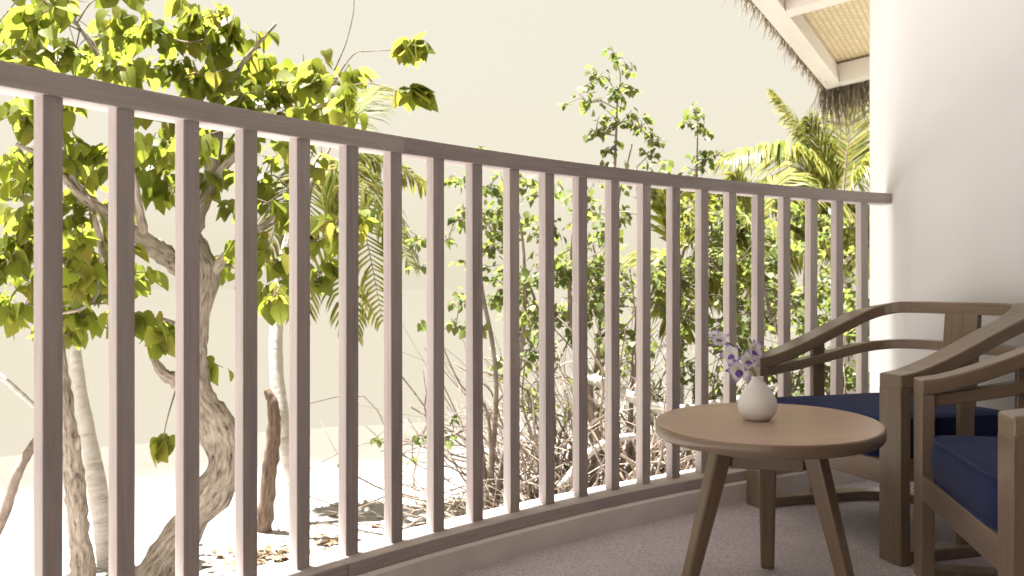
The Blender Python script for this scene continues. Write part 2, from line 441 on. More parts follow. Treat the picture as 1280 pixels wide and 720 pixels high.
for k, p in enumerate(path):
    d = (path[min(k + 1, len(path) - 1)] - path[max(k - 1, 0)]).normalized(); fr.append((p, Vector((-d.y, d.x, 0)), Vector((0, 0, 1))))
m.sweep(fr, rect(0, .22, -1.0, 3.05), smooth=True)
w = vb(m, 'rounded_wall', 'white_plaster', villa)
for pl in w.data.polygons:
    if abs(pl.normal.z) > .5: pl.use_smooth = False
w.data.set_sharp_from_angle(angle=R_(40))
wd = Vector((.3, -.954, 0)); wc = narc(t_near) + wd * 3.55 + Vector((.954, .3, 0)) * .11
m = MB(); m.box((wc.x, wc.y, 1.02), (.16, 4.1, 4.0), Matrix.Rotation(math.atan2(.3, .954), 3, 'Z')); vb(m, 'unseen_timber_wall', 'unseen_timber_wall', villa)  # out of view; dark timber added to deepen shade on the railing's inner faces
m = MB(); m.box((1.9, -2.3, 1.0), (4.2, .2, 4.0)); vb(m, 'unseen_back_wall', 'unseen_timber_wall', villa)  # unseen; added behind the viewpoint, dark and sized to keep light off the balusters
m = MB()
cp = [arc(-1.62 + (-.36 + 1.62) * k / 50, RB + .79, 2.75) for k in range(51)] + [Vector((4.4, 3.2, 2.75)), Vector((4.4, -2.4, 2.75)), Vector((-2.6, -2.4, 2.75))]
k = len(cp)
m.add(cp + [p + Vector((0, 0, .25)) for p in cp], [tuple(range(k)), tuple(range(2 * k - 1, k - 1, -1))] + [(i, k + i, k + (i + 1) % k, (i + 1) % k) for i in range(k)],
      [[(p.x, p.y) for p in cp], [(p.x, p.y) for p in cp[::-1]]] + [[(0, 0)] * 4] * k)
vb(m, 'ceiling', 'ceiling_board', villa)

# thatched eave beyond the rounded wall
roof = empty('thatched_roof', (2.3, 6.2, 2.5)); tag(roof, 'thatched eave with white beams and woven matting underside behind the rounded wall', 'roof')
RO = Vector((2.3, 6.2, 2.5))
eu = Vector((.466, .885, 0)).normalized(); en = Vector((.885, -.466, .14)).normalized(); ez = eu.cross(en) * -1
if ez.z < 0: ez = -ez
c_far = P(1033, 112, 8.0)                   # outer far lower corner of the eave frame
def rp(u, n, h=0): return c_far - eu * u + en * n + ez * h - RO
def rbox(mb, u0, u1, n0, n1, h0, h1):
    c = rp((u0 + u1) / 2, (n0 + n1) / 2, (h0 + h1) / 2)
    rot = Matrix((-eu, en, ez)).transposed(); mb.box(c, (abs(u1 - u0), abs(n1 - n0), abs(h1 - h0)), rot)
LEN = 2.27
m = MB(); rbox(m, .0, LEN + 2.2, 0, .13, 0, .17); m.build('eave_beam', 'white_beam', roof, .004)
for u in (.0, LEN, LEN + 2.0):
    m = MB(); rbox(m, u + (.001 if u == 0 else 0), u + .14, .131, 2.6, -.002, .165); m.build('cross_beam', 'white_beam', roof, .004)
m = MB()
q = [rp(-.05, -.02, .18), rp(LEN + 2.2, -.02, .18), rp(LEN + 2.2, 2.7, .18), rp(-.05, 2.7, .18)]
m.add(q + [p + ez * .012 for p in q], [(0, 3, 2, 1), (4, 5, 6, 7), (0, 1, 5, 4), (1, 2, 6, 5), (2, 3, 7, 6), (3, 0, 4, 7)],
      [[(0, 0), (0, 2.7), (LEN + 2.2, 2.7), (LEN + 2.2, 0)]] + [[(0, 0)] * 4] * 5)
m.build('matting_panel', 'woven_matting', roof)
m = MB(); rbox(m, -.10, LEN + 2.3, -.04, 2.75, .195, .34); m.build('thatch_bed', 'thatch', roof)
ST = np.array([(-.5, 0, 0), (.5, 0, 0), (.35, .1, -.55), (-.35, .1, -.55), (0, .0, -1.)]); SF = np.array([(0, 1, 2), (0, 2, 3), (3, 2, 4)])
mats = []
for i in range(6500):
    if random.random() < .55:
        u = random.uniform(-.15, LEN + 2.2); p = rp(u, random.uniform(-.05, .02), random.uniform(.06, .36)); along = (-en * .35 + eu * random.uniform(.3, 1.2) - ez * random.uniform(.1, .6)); ln = random.uniform(.06, .19)
    else:
        p = rp(random.uniform(-.16, -.02), random.uniform(-.05, 2.0), random.uniform(-.03, .22)); along = (eu * random.uniform(.1, .6) - Vector((0, 0, 1)) * random.uniform(.6, 1.2)); ln = .14 + .5 * random.random() ** 2
    along = (along + Vector((random.gauss(0, .25), random.gauss(0, .25), random.gauss(-.3, .2)))).normalized()
    if random.random() < .25: along = (along + eu * random.uniform(.3, 1.0)).normalized()
    z = -along; x = z.orthogonal().normalized(); x = Quaternion(z, random.uniform(0, 6.28)) @ x; y = z.cross(x)
    wd = random.uniform(.006, .014)
    mt = Matrix((x * wd, y * ln * .3, z * ln)).transposed().to_4x4(); mt.translation = p; mats.append(mt)
V, F = instances(ST, SF, mats); fast_mesh('thatch_strands', V, F, 'thatch', roof, 'stuff')

# ------------------------------------------------------------------ furniture
def rot2(v, a): return Vector((v.x * math.cos(a) - v.y * math.sin(a), v.x * math.sin(a) + v.y * math.cos(a), v.z))
HW, DP, RC = .36, .62, .21
def horseshoe(hw, dp, rc, zfun, y0=0.0, n=12):
    pl = [(hw, y0)] + [(hw, y0 + (dp - rc - y0) * k / 8) for k in range(1, 8)]
    pl += [(hw - rc + rc * math.cos(t), dp - rc + rc * math.sin(t)) for t in np.linspace(0, math.pi / 2, n)]
    pl += [(-x, y) for x, y in pl[::-1]]
    fr = []; m_ = len(pl)
    for k, (x, y) in enumerate(pl):
        a, b = pl[max(k - 1, 0)], pl[min(k + 1, m_ - 1)]
        d = Vector((b[0] - a[0], b[1] - a[1], 0)).normalized()
        fr.append((Vector((x, y, zfun(y))), Vector((d.y, -d.x, 0)), Vector((0, 0, 1))))
    return fr
def sstep(t): t = min(1, max(0, t)); return t * t * (3 - 2 * t)
def zarm(y): t = min(1, max(0, y / (DP - .05))); return .512 + .200 * (.55 * t + .45 * sstep(t))
def zlow(y): t = min(1, max(0, y / (DP - .05))); return .476 + .098 * (.5 * t + .5 * sstep(t))
def make_chair():
    c = empty('armchair')
    m = MB(); m.sweep(horseshoe(HW, DP, RC, zarm, -.017), rect(-.046, .048, -.009, .033)); m.build('arm_rail', 'teak', c, .005)
    m = MB(); m.sweep(horseshoe(HW - .002, DP - .005, RC, zlow, .014), rect(-.026, .028, -.004, .030)); m.build('lower_rail', 'teak', c, .004)
    m = MB(); m.sweep(horseshoe(HW, DP, RC + .03, lambda y: 0, .014), rect(-.03, .032, 0, .034)); m.build('floor_runner', 'teak', c, .004)
    for s_ in (-1, 1):
        m = MB(); m.box((s_ * HW, 0, .253), (.092, .034, .506)); m.build('front_post', 'teak', c, .003)
        y = .255; h = zarm(y) + .004
        m = MB(); m.box((s_ * (HW - .002), y, h / 2 + .01), (.022, .05, h - .02)); m.build('side_post', 'teak', c, .003)
        m = MB(); m.box((s_ * (HW - .036), .27, .255), (.022, .50, .066)); m.build('seat_rail', 'teak', c, .003)
    m = MB(); m.box((0, 0, .255), (2 * HW - .094, .028, .07)); m.build('front_apron', 'teak', c, .003)
    m = MB(); m.box((0, .53, .255), (2 * HW - .10, .026, .066)); m.build('back_apron', 'teak', c, .003)
    lean = math.atan2(.035, .45)
    m = MB(); m.box((0, DP - .052, .47), (.15, .02, .50), Matrix.Rotation(-lean, 3, 'X')); m.build('back_splat', 'teak', c, .003)
    for k in range(6):
        m = MB(); m.box((0, .08 + k * .08, .272), (2 * HW - .1, .05, .014)); m.build('seat_slat', 'teak', c)
    return c
def copy_tree(o, parent=None):
    c = o.copy(); col.objects.link(c); c.parent = parent
    for ch in [x for x in col.objects if x.parent == o]: copy_tree(ch, c)
    return c
def make_cushion():
    hw, d0, d1, th = .298, -.008, .522, .118
    cx, cy = 0, (d0 + d1) / 2; hx, hy = hw, (d1 - d0) / 2
    m = MB(); nseg = 64; rings = []
    def outline(k, inset, z):
        th_ = 2 * math.pi * k / nseg; e = .22
        cs, sn = math.cos(th_), math.sin(th_)
        x = math.copysign(abs(cs) ** e, cs) * (hx - inset); y = math.copysign(abs(sn) ** e, sn) * (hy - inset)
        return Vector((cx + x, cy + y, z))
    prof = [(.05, 0), (.012, .004), (.002, .016), (-.004, .04), (-.006, .06), (-.004, .085), (.001, .104), (.008, .112), (.05, .119), (.11, .124), (.18, .127), (.24, .128)]
    vs = []
    for ins, z in prof: vs += [outline(k, ins, z) for k in range(nseg)]
    vs += [Vector((cx, cy, 0)), Vector((cx, cy, .128))]
    fs = []; 
    for r in range(len(prof) - 1):
        for k in range(nseg): fs.append((r * nseg + k, r * nseg + (k + 1) % nseg, (r + 1) * nseg + (k + 1) % nseg, (r + 1) * nseg + k))
    L = len(prof) - 1
    for k in range(nseg): fs.append((len(vs) - 2, (k + 1) % nseg, k)); fs.append((len(vs) - 1, L * nseg + k, L * nseg + (k + 1) % nseg))
    vs = [v + Vector((0, 0, .004 * noise.noise(v * 7) * (1 if v.z > .06 else 0))) for v in vs]
    m.add(vs, fs, [[(0, 0)] * len(f_) for f_ in fs], True)
    c = m.build('seat_cushion', 'navy_fabric')
    for zz, ins in ((.108, .001), (.012, .003)):
        m = MB(); pts = [outline(k, ins, zz) for k in range(nseg)]
        fr = []
        for k, p in enumerate(pts):
            d = (pts[(k + 1) % nseg] - pts[k - 1]).normalized(); fr.append((p, Vector((d.y, -d.x, 0)), Vector((0, 0, 1))))
        m.sweep(fr, [(.006 * math.cos(t), .006 * math.sin(t)) for t in np.linspace(0, 2 * math.pi, 7)[:-1]], True, True)
        m.build('piping', 'navy_fabric', c)
    return c
# chair at the wall: front edge runs from its far post to its near post
def place(o, near, far):
    near, far = Vector(near), Vector(far); mid = (near + far) / 2; d = (far - near).normalized()      # local +x -> towards 'far' side, +y -> back
    # back direction is d turned clockwise
    o.location = (mid.x, mid.y, o.location.z); o.rotation_euler = (0, 0, math.atan2(d.y, d.x))
    return o
chair1 = make_chair(); tag(chair1, 'teak horseshoe armchair standing against the rounded wall and railing end', 'armchair', 'armchairs on the balcony')
# with local x along 'near -> far' the back (+y) would point left, so run the front edge far -> near
place(chair1, (.893, 3.345, 0), (1.108, 2.655, 0))
chair2 = copy_tree(chair1); tag(chair2, 'teak horseshoe armchair with bright navy cushion on the open side of the table', 'armchair', 'armchairs on the balcony')
place(chair2, (1.125, 2.505, 0), (.985, 1.80, 0))
cush1 = make_cushion(); tag(cush1, 'navy seat cushion on the armchair against the rounded wall', 'cushion', 'navy seat cushions')
cush2 = copy_tree(cush1); tag(cush2, 'navy piped seat cushion on the armchair away from the railing', 'cushion', 'navy seat cushions')
for cu, ch in ((cush1, chair1), (cush2, chair2)):
    cu.location = (ch.location.x, ch.location.y, .2785); cu.scale = (1, 1, 1.1); cu.rotation_euler = ch.rotation_euler

# table
TX, TY, TZ = .662, 2.378, .45
tb = tag(empty('side_table', (TX, TY, 0), 0), 'low oval teak table with three splayed legs carrying the vase', 'table')
vu = Vector((.268, .963, 0)); vv = Vector((.963, -.268, 0))
m = MB(); nseg = 96; prof = [(-.010, -.034), (-.003, -.032), (0, -.028), (0, -.006), (-.002, -.002), (-.006, 0)]
vs = []
for ins, z in prof:
    for k in range(nseg):
        t = 2 * math.pi * k / nseg; vs.append(vv * ((.285 + ins) * math.cos(t)) + vu * ((.385 + ins) * math.sin(t)) + Vector((0, 0, TZ + z)))
L = len(prof); fs = []; uvs = []
for r in range(L - 1):
    for k in range(nseg):
        k2 = (k + 1) % nseg; fs.append((r * nseg + k, r * nseg + k2, (r + 1) * nseg + k2, (r + 1) * nseg + k))
        uvs.append([(k * .02, r * .01), (k * .02 + .02, r * .01), (k * .02 + .02, r * .01 + .01), (k * .02, r * .01 + .01)])
m.add(vs, fs, uvs, True)
for base, rev in ((0, 1), ((L - 1) * nseg, 0)):
    idx = [base + k for k in range(nseg)]; idx = idx[::-1] if rev else idx
    m.f.append(tuple(idx)); m.smooth.append(False); m.uv += [(vs[i].x, vs[i].y) for i in idx]
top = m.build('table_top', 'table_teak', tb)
top.data.materials.append(MAT['teak'])          # shade on the rim put into the colour as darker wood
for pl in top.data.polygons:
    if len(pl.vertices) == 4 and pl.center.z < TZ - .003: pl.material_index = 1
dirs = [vu, -vu * .5 - vv * .866, -vu * .5 + vv * .866]
for d in dirs:
    a, b = d * .12 + Vector((0, 0, TZ - .03)), d * .235
    m = MB(); side = Vector((-d.y, d.x, 0)); fr = []
    for k in range(7):
        t = k / 6; fr.append((a.lerp(b, t), side * (1 - .28 * t), d * (1 - .35 * t)))
    m.sweep(fr, rect(-.026, .026, -.024, .024)); m.build('leg', 'teak', tb, .006)
for k in range(3):
    p, q = dirs[k] * .118 + Vector((0, 0, TZ - .074)), dirs[(k + 1) % 3] * .118 + Vector((0, 0, TZ - .074))
    d = q - p; m = MB(); m.box((p + q) / 2, (d.length - .03, .022, .084), Matrix.Rotation(math.atan2(d.y, d.x), 3, 'Z')); m.build('apron', 'teak', tb, .003)

# vase and orchids
vx, vy = .638, 2.385
m = MB(); prof = [(.0, 0), (.026, 0), (.034, .003), (.046, .018), (.0505, .036), (.048, .054), (.038, .074), (.026, .090), (.018, .100), (.0150, .108), (.0155, .113), (.0135, .1135), (.0125, .106), (.016, .09), (.03, .06)]
ns = 40; vs = []; fs = []
for r, z in prof: vs += [Vector((max(r, .0005) * math.cos(2 * math.pi * k / ns), max(r, .0005) * math.sin(2 * math.pi * k / ns), z)) for k in range(ns)]
for r in range(len(prof) - 1):
    for k in range(ns): fs.append((r * ns + k, r * ns + (k + 1) % ns, (r + 1) * ns + (k + 1) % ns, (r + 1) * ns + k))
m.add(vs, fs, [[(0, 0)] * 4] * len(fs), True)
vase = m.build('bud_vase', 'matte_ceramic'); vase.location = (vx, vy, TZ); tag(vase, 'small white teardrop bud vase standing on the oval table', 'vase')
orch = tag(empty('orchid_spray', (vx, vy, TZ + .10)), 'white and purple orchid spray leaning out of the bud vase', 'flower')
OO = Vector((vx, vy, TZ + .10))
stems = [[(vx, vy, TZ + .03), (vx - .008, vy, TZ + .115), P(934, 458, 2.38), P(922, 437, 2.37), P(908, 428, 2.36), P(896, 424, 2.36)],
         [(vx, vy, TZ + .03), (vx - .004, vy - .002, TZ + .115), P(938, 455, 2.37), P(940, 432, 2.35), P(937, 424, 2.34)]]
for st in stems:
    m = MB(); m.tube([Vector(p) - OO for p in spline(st, 5)], .0016, 5); m.build('stem', 'green_stem', orch)
def petal(L, w, curl, cup):
    V = []; F = []; nu = 6
    for i in range(nu + 1):
        t = i / nu; ww = w * math.sin(math.pi * min(1, .12 + .88 * t) ** .8) * (1 - .15 * t)
        if i == nu: ww = w * .12
        for j in (-1, 0, 1): V.append((j * ww, t * L, curl * t * t * L + cup * abs(j) * ww))
    for i in range(nu):
        for j in range(2):
            a = i * 3 + j; F += [(a, a + 1, a + 4), (a, a + 4, a + 3)]
    return np.array(V), np.array(F)
pet_mesh = {}
def petal_obj(name, kind, L, w, curl, cup, mat, parent, M):
    if kind not in pet_mesh:
        V, F = petal(L, w, curl, cup); o = fast_mesh(name, V, F, mat, parent, smooth=True); pet_mesh[kind] = o.data
    else: o = link(name, pet_mesh[kind], parent)
    o.matrix_local = M; return o
for (px, py, Y, tx, ty, sc) in ((924, 462, 2.36, -.3, -.2, 1.08), (941, 438, 2.345, .55, .1, 1.0), (915, 443, 2.37, -.7, .1, .95), (900, 425, 2.36, -.5, .6, .8), (935, 451, 2.35, .1, .3, .9), (893, 419, 2.36, -.6, .9, .5)):
    c = P(px, py, Y) - OO
    face = Vector((tx, -1, ty)).normalized()
    q = face.to_track_quat('Z', 'Y').to_matrix().to_4x4()
    base = Matrix.Translation(c) @ q @ Matrix.Scale(sc * 1.3, 4)
    fl = empty('blossom'); fl.parent = orch; fl.matrix_local = base
    a0 = random.uniform(0, 6.28)
    for k in range(5):
        Rm = Matrix.Rotation(2 * math.pi * k / 5 + random.uniform(-.15, .15) + a0 * .1, 4, 'Z') @ Matrix.Rotation(random.uniform(.1, .45), 4, 'X')
        petal_obj('petal', 'white', .027, .0105, .1, .15, 'white_petal', fl, Rm)
    petal_obj('lip', 'lip', .017, .008, .5, -.4, 'purple_petal', fl, Matrix.Rotation(math.pi, 4, 'Z') @ Matrix.Translation((0, 0, .003)) @ Matrix.Rotation(.5, 4, 'X'))

# ------------------------------------------------------------------ vegetation
def heart_leaf(fold=.25, droop=.25):
    half = [(0, 0), (.20, -.10), (.40, -.02), (.47, .20), (.40, .45), (.22, .75), (0, 1.08)]
    V = []; mid = [(0, 0), (0, .2), (0, .45), (0, .75), (0, 1.02)]
    def zz(x, y): return fold * abs(x) - droop * y * y
    V += [(x, y, zz(x, y)) for x, y in mid]
    R = [(.20, -.10), (.42, .0), (.48, .22), (.40, .47), (.21, .76)]
    V += [(x, y, zz(x, y)) for x, y in R]; V += [(-x, y, zz(x, y)) for x, y in R]
    F = []
    for o, s_ in ((5, 1), (10, -1)):
        tri = [(0, o, o + 1), (0, o + 1, 1), (1, o + 1, o + 2), (1, o + 2, 2), (2, o + 2, o + 3), (2, o + 3, 3), (3, o + 3, o + 4), (3, o + 4, 4)]
        F += [t if s_ > 0 else t[::-1] for t in tri]
    return np.array(V), np.array(F)
def small_leaf():
    V = np.array([(0, 0, 0), (.34, .25, .06), (.36, .55, .06), (0, 1, -.12), (-.36, .55, .06), (-.34, .25, .06), (0, .5, -.02)])
    return V, np.array([(0, 1, 6), (1, 2, 6), (2, 3, 6), (3, 4, 6), (4, 5, 6), (5, 0, 6)])
HL = [heart_leaf(.2, .15), heart_leaf(.3, .3), heart_leaf(.1, .05)]
SL = small_leaf()
def leaf_matrix(p, tipdir, size, spin=None):
    """leaf stalk at p, blade along tipdir, face turned at random about it but mostly upward"""
    y = tipdir.normalized(); up = Vector((random.gauss(0, .55), random.gauss(0, .55), 1))
    z = (up - y * up.dot(y))
    z = z.normalized() if z.length > .05 else y.orthogonal().normalized()
    x = y.cross(z); M = Matrix((x * size, y * size, z * size)).transposed().to_4x4(); M.translation = p
    return M
def rvec(s=1): return Vector((random.gauss(0, s), random.gauss(0, s), random.gauss(0, s)))

class Tree:
    def __init__(s, name, label, cat, base, group=None):
        s.o = tag(empty(name, base), label, cat, group); s.base = Vector(base); s.skel = []; s.twigs = MB(); s.mats = []; s.name = name
    def limb(s, pts, name='branch', mat='rough_bark', rough=.35, sides=10, n=7):
        sp = spline(pts, n); m = MB(); P_ = [Vector(p[:3]) for p in sp]; r = [max(.002, float(p[3])) for p in sp]
        m.tube([p - s.base for p in P_], r, sides, rough, seed=len(s.skel)); s.skel += [(p, rr) for p, rr in zip(P_, r)]
        return m.build(name, mat, s.o)
    def twig(s, a, b, r0, r1, sag=.1, n=5):
        mid = (a + b) / 2 + rvec((b - a).length * .08) + Vector((0, 0, sag * (b - a).length))
        pts = [Vector(p) for p in spline([a, mid, b], n)]
        s.twigs.tube([p - s.base for p in pts], [r0 + (r1 - r0) * k / (len(pts) - 1) for k in range(len(pts))], 5)
        return pts
    def clump(s, c, rad, count, size, droop=.9, flat=1.0, link_=True, shoots=4, tr=.008):
        c = Vector(c)
        if link_:
            q = min(s.skel, key=lambda t: (t[0] - c).length + max(0, t[0].z - c.z) * .3)
            s.twig(q[0], c, min(tr, q[1] * .6), .004); s.skel += [(c, .004)]
        ends = []
        for k in range(shoots):
            d = rvec().normalized(); d.z = d.z * .7 * flat + .15; e = c + d * rad * random.uniform(.6, 1.1)
            ends.append(s.twig(c, e, .004, .0018, .08))
        for k in range(count):
            tw = random.choice(ends); p = tw[random.randrange(1, len(tw))] + rvec(rad * .16)
            out = (p - c); out.z = 0
            td = out.normalized() * random.uniform(.1, .9) + Vector((0, 0, -droop * random.uniform(.4, 1.3))) + rvec(.3)
            s.mats.append((leaf_matrix(p, td, size * random.uniform(.65, 1.2)), size))
    def done(s, tmpl, mat, single=0, twig_mat='twig_bark'):
        if s.twigs.v: s.twigs.build('twigs', twig_mat, s.o, kind='stuff')
        mats = [m for m, _ in s.mats]
        inv = Matrix.Translation(-s.base); mats = [inv @ m for m in mats]
        if single:
            def seen(m):
                w = m.translation + s.base
                if w.y < 1: return 0
                x, z = w.x / w.y * FPX + 640, 362 - (w.z - EYE) / w.y * FPX
                return (m.col[1].length / w.y) if -10 < x < 1290 and -10 < z < 720 else 0
            mats.sort(key=seen, reverse=True); top, mats = mats[:single], mats[single:]
            tm = tmpl if isinstance(tmpl, list) else [tmpl]; meshes = []
            for k, M in enumerate(top):
                j = k % len(tm)
                if j >= len(meshes):
                    o = fast_mesh('leaf', *tm[j], mat, s.o, smooth=True); meshes.append(o.data)
                else: o = link('leaf', meshes[j], s.o)
                o.matrix_local = M
        if mats:
            tm = tmpl if isinstance(tmpl, list) else [tmpl]; Vs = []; Fs = []; o_ = 0
            for j, (T, F) in enumerate(tm):
                mm = mats[j::len(tm)]
                if not mm: continue
                V, F2 = instances(T, F, mm); Vs.append(V); Fs.append(F2 + o_); o_ += len(V)
            fast_mesh('foliage', np.concatenate(Vs), np.concatenate(Fs), mat, s.o, 'stuff', smooth=True)
        return s.o
def pr(px, py, Y, r): p = P(px, py, Y); return (p.x, p.y, p.z, r)
def ground_at(px, Y):
    x = (px - 640) / FPX * Y; return Vector((x, Y, ground_h(x, Y - 0)))

# --- twisted broad-leaved tree (its trunk bends behind the third and fourth balusters)
g = ground_at(165, 5.0)
T = Tree('broadleaf_tree', 'twisted broad-leaved tree with rough bark and heart-shaped yellow-green leaves', 'tree', (g.x, g.y, g.z))
T.limb([(g.x, g.y, g.z - .1, .135), pr(200, 705, 5.05, .105), pr(245, 645, 5.1, .10), pr(280, 585, 5.15, .10), pr(272, 535, 5.2, .10), pr(252, 500, 5.2, .085), pr(243, 455, 5.25, .075), pr(246, 400, 5.3, .07), pr(258, 345, 5.35, .075), pr(240, 290, 5.4, .06), pr(262, 225, 5.5, .045), pr(275, 120, 5.6, .03), pr(255, 20, 5.6, .018)], 'trunk')
T.limb([pr(255, 505, 5.2, .07), pr(225, 478, 5.15, .05), pr(203, 466, 5.1, .03), pr(188, 440, 5.1, .014)])
T.limb([pr(252, 350, 5.35, .07), pr(215, 325, 5.3, .062), pr(180, 300, 5.2, .05), pr(125, 262, 5.1, .035), pr(90, 225, 5.0, .025), pr(70, 150, 4.9, .014)])
T.limb([pr(125, 262, 5.1, .03), pr(95, 240, 5.0, .02), pr(60, 200, 4.9, .014), pr(20, 180, 4.8, .01)])
T.limb([pr(265, 225, 5.5, .03), pr(320, 170, 5.5, .022), pr(380, 140, 5.5, .014), pr(432, 120, 5.5, .008)])
T.limb([pr(275, 120, 5.6, .022), pr(310, 70, 5.6, .014), pr(345, 30, 5.6, .008)])
T.limb([pr(180, 300, 5.2, .03), pr(168, 230, 5.1, .022), pr(135, 100, 5.0, .013), pr(90, 20, 4.9, .008), pr(60, -30, 4.9, .006)])
T.limb([pr(135, 100, 5.0, .011), pr(110, 45, 5.0, .009), pr(50, -5, 5.0, .006)])
T.limb([pr(262, 345, 5.35, .035), pr(300, 300, 5.3, .02), pr(345, 270, 5.2, .012), pr(375, 230, 5.2, .008)])
T.limb([pr(243, 420, 5.3, .02), pr(205, 400, 5.2, .014), pr(165, 405, 5.1, .009)])
T.limb([pr(120, 270, 5.0, .02), pr(128, 330, 4.9, .016), pr(112, 380, 4.8, .010), pr(60, 395, 4.8, .006)])
for (px, py, Y, rp_, cnt) in ((40, 25, 4.7, 46, 34), (95, 60, 4.9, 44, 34), (20, 80, 4.6, 36, 22), (150, 85, 5.0, 42, 30), (195, 40, 5.2, 40, 30), (240, 35, 5.3, 44, 36), (285, 55, 5.4, 42, 34), (215, 100, 5.2, 40, 34), (175, 130, 5.0, 38, 26), (265, 110, 5.4, 40, 30),
        (320, 75, 5.4, 38, 26), (345, 120, 5.4, 40, 32), (385, 95, 5.5, 36, 24), (410, 130, 5.5, 36, 26), (375, 150, 5.4, 34, 24), (425, 100, 5.5, 26, 14), (310, 140, 5.3, 36, 24),
        (30, 220, 4.8, 40, 22), (10, 330, 4.6, 44, 34), (60, 300, 4.8, 34, 18), (110, 330, 4.9, 34, 18), (25, 390, 4.6, 34, 22), (100, 190, 5.0, 34, 18), (150, 200, 5.0, 36, 22), (190, 190, 5.1, 36, 24), (205, 240, 5.2, 36, 20), (100, 395, 4.8, 36, 20), (85, 355, 4.8, 30, 14), (150, 360, 4.9, 30, 14),
        (175, 395, 5.0, 30, 16), (195, 425, 5.0, 30, 18), (170, 340, 5.0, 30, 14), (265, 455, 5.2, 18, 8), (330, 220, 5.3, 34, 22), (345, 270, 5.2, 34, 22), (315, 310, 5.2, 34, 20), (350, 330, 5.2, 34, 20), (335, 380, 5.2, 26, 10), (275, 200, 5.3, 34, 22), (400, 300, 5.4, 34, 24), (395, 350, 5.4, 30, 18), (300, 255, 5.3, 30, 16), (228, 180, 5.2, 34, 20)):
    T.clump(P(px, py, Y + random.uniform(-.3, .5)), rp_ * 1.2 / FPX * Y, int(cnt * 1.25), .105)
rs = random.getstate()
for k in range(62):
    px, py = random.uniform(-20, 440), random.uniform(-10, 430)
    if (px > 300 and py > 400) or (px > 330 and py < 70) or (py > 300 and 205 < px < 290): continue
    T.clump(P(px, py, random.uniform(4.7, 6.0)), random.uniform(24, 46) / FPX * 5.2, random.randint(10, 22), .10)
random.setstate(rs)
for (px, py) in ((515, 68), (516, 126)):
    pass
T.limb([pr(408, 118, 5.5, .006), pr(440, 70, 5.45, .004), pr(462, 64, 5.4, .0035), pr(500, 62, 5.35, .003)], 'branch', 'twig_bark', 0, 5)
T.limb([pr(420, 112, 5.5, .005), pr(455, 104, 5.4, .0035), pr(480, 108, 5.35, .003), pr(508, 118, 5.3, .003)], 'branch', 'twig_bark', 0, 5)
T.limb([pr(418, 88, 5.5, .005), pr(432, 55, 5.45, .004), pr(441, 20, 5.4, .003), pr(443, -5, 5.4, .003)], 'branch', 'twig_bark', 0, 5)
for (px, py, r_, n_) in ((514, 66, 17, 30), (517, 124, 15, 26)):
    c = P(px, py, 5.35)
    for k in range(n_):
        d = rvec().normalized(); p = c + Vector((d.x, d.y, abs(d.z) * .9)) * .05 + Vector((0, 0, .02))
        T.mats.append((leaf_matrix(p, Vector((d.x * 1.1, d.y * 1.1, -.7 + d.z * .9)) + rvec(.25), .115 * random.uniform(.7, 1.2)), .12))
T.clump(P(203, 545, 5.0), .02, 0, .1, link_=False, shoots=1)
T.limb([pr(222, 480, 5.1, .006), pr(210, 520, 5.0, .004), pr(203, 552, 5.0, .003)], 'branch', 'twig_bark', 0, 5)
for k in range(8):
    T.mats.append((leaf_matrix(P(203, 550, 5.0) + rvec(.02), Vector((random.gauss(0, .4), random.gauss(0, .4), -1)), .115), .11))
T.done(HL, 'heart_leaf', 300)

# --- second trunk behind the first baluster
g = ground_at(108, 4.85)
T = Tree('slender_tree', 'slim rough-barked tree leaning behind the railing beside a pale ringed stem', 'tree', (g.x, g.y, g.z))
T.limb([(g.x, g.y, g.z - .1, .075), pr(103, 712, 4.85, .062), pr(97, 650, 4.85, .056), pr(92, 590, 4.85, .052), pr(84, 520, 4.85, .042), pr(76, 460, 4.9, .036), pr(66, 390, 4.9, .03), pr(58, 300, 4.95, .024), pr(52, 200, 5, .016), pr(44, 90, 5, .01)], 'trunk')
T.limb([pr(92, 575, 4.85, .02), pr(98, 555, 4.83, .012), pr(99, 545, 4.83, .008)])
for (px, py, r_, c) in ((30, 150, 34, 18), (70, 200, 30, 14), (45, 270, 32, 16), (20, 300, 30, 14), (75, 120, 30, 16), (50, 360, 28, 12)):
    T.clump(P(px, py, 4.9), r_ / FPX * 4.9, c, .12)
T.done(HL, 'heart_leaf', 60)
g = ground_at(140, 5.6)
T = Tree('pale_trunk', 'pale smooth ringed young trunk close beside the slim rough tree', 'tree', (g.x, g.y, g.z))
T.limb([(g.x, g.y, g.z - .1, .075), pr(134, 690, 5.6, .066), pr(122, 610, 5.6, .058), pr(112, 550, 5.65, .045), pr(100, 480, 5.7, .036), pr(92, 400, 5.75, .03), pr(96, 300, 5.8, .024), pr(104, 220, 5.8, .014)], 'trunk', 'pale_bark', .12)
for (px, py, r_, c) in ((112, 215, 30, 14), (85, 250, 30, 14), (130, 260, 28, 12)): T.clump(P(px, py, 5.8), r_ / FPX * 5.8, c, .12)
T.done(HL, 'heart_leaf', 0)
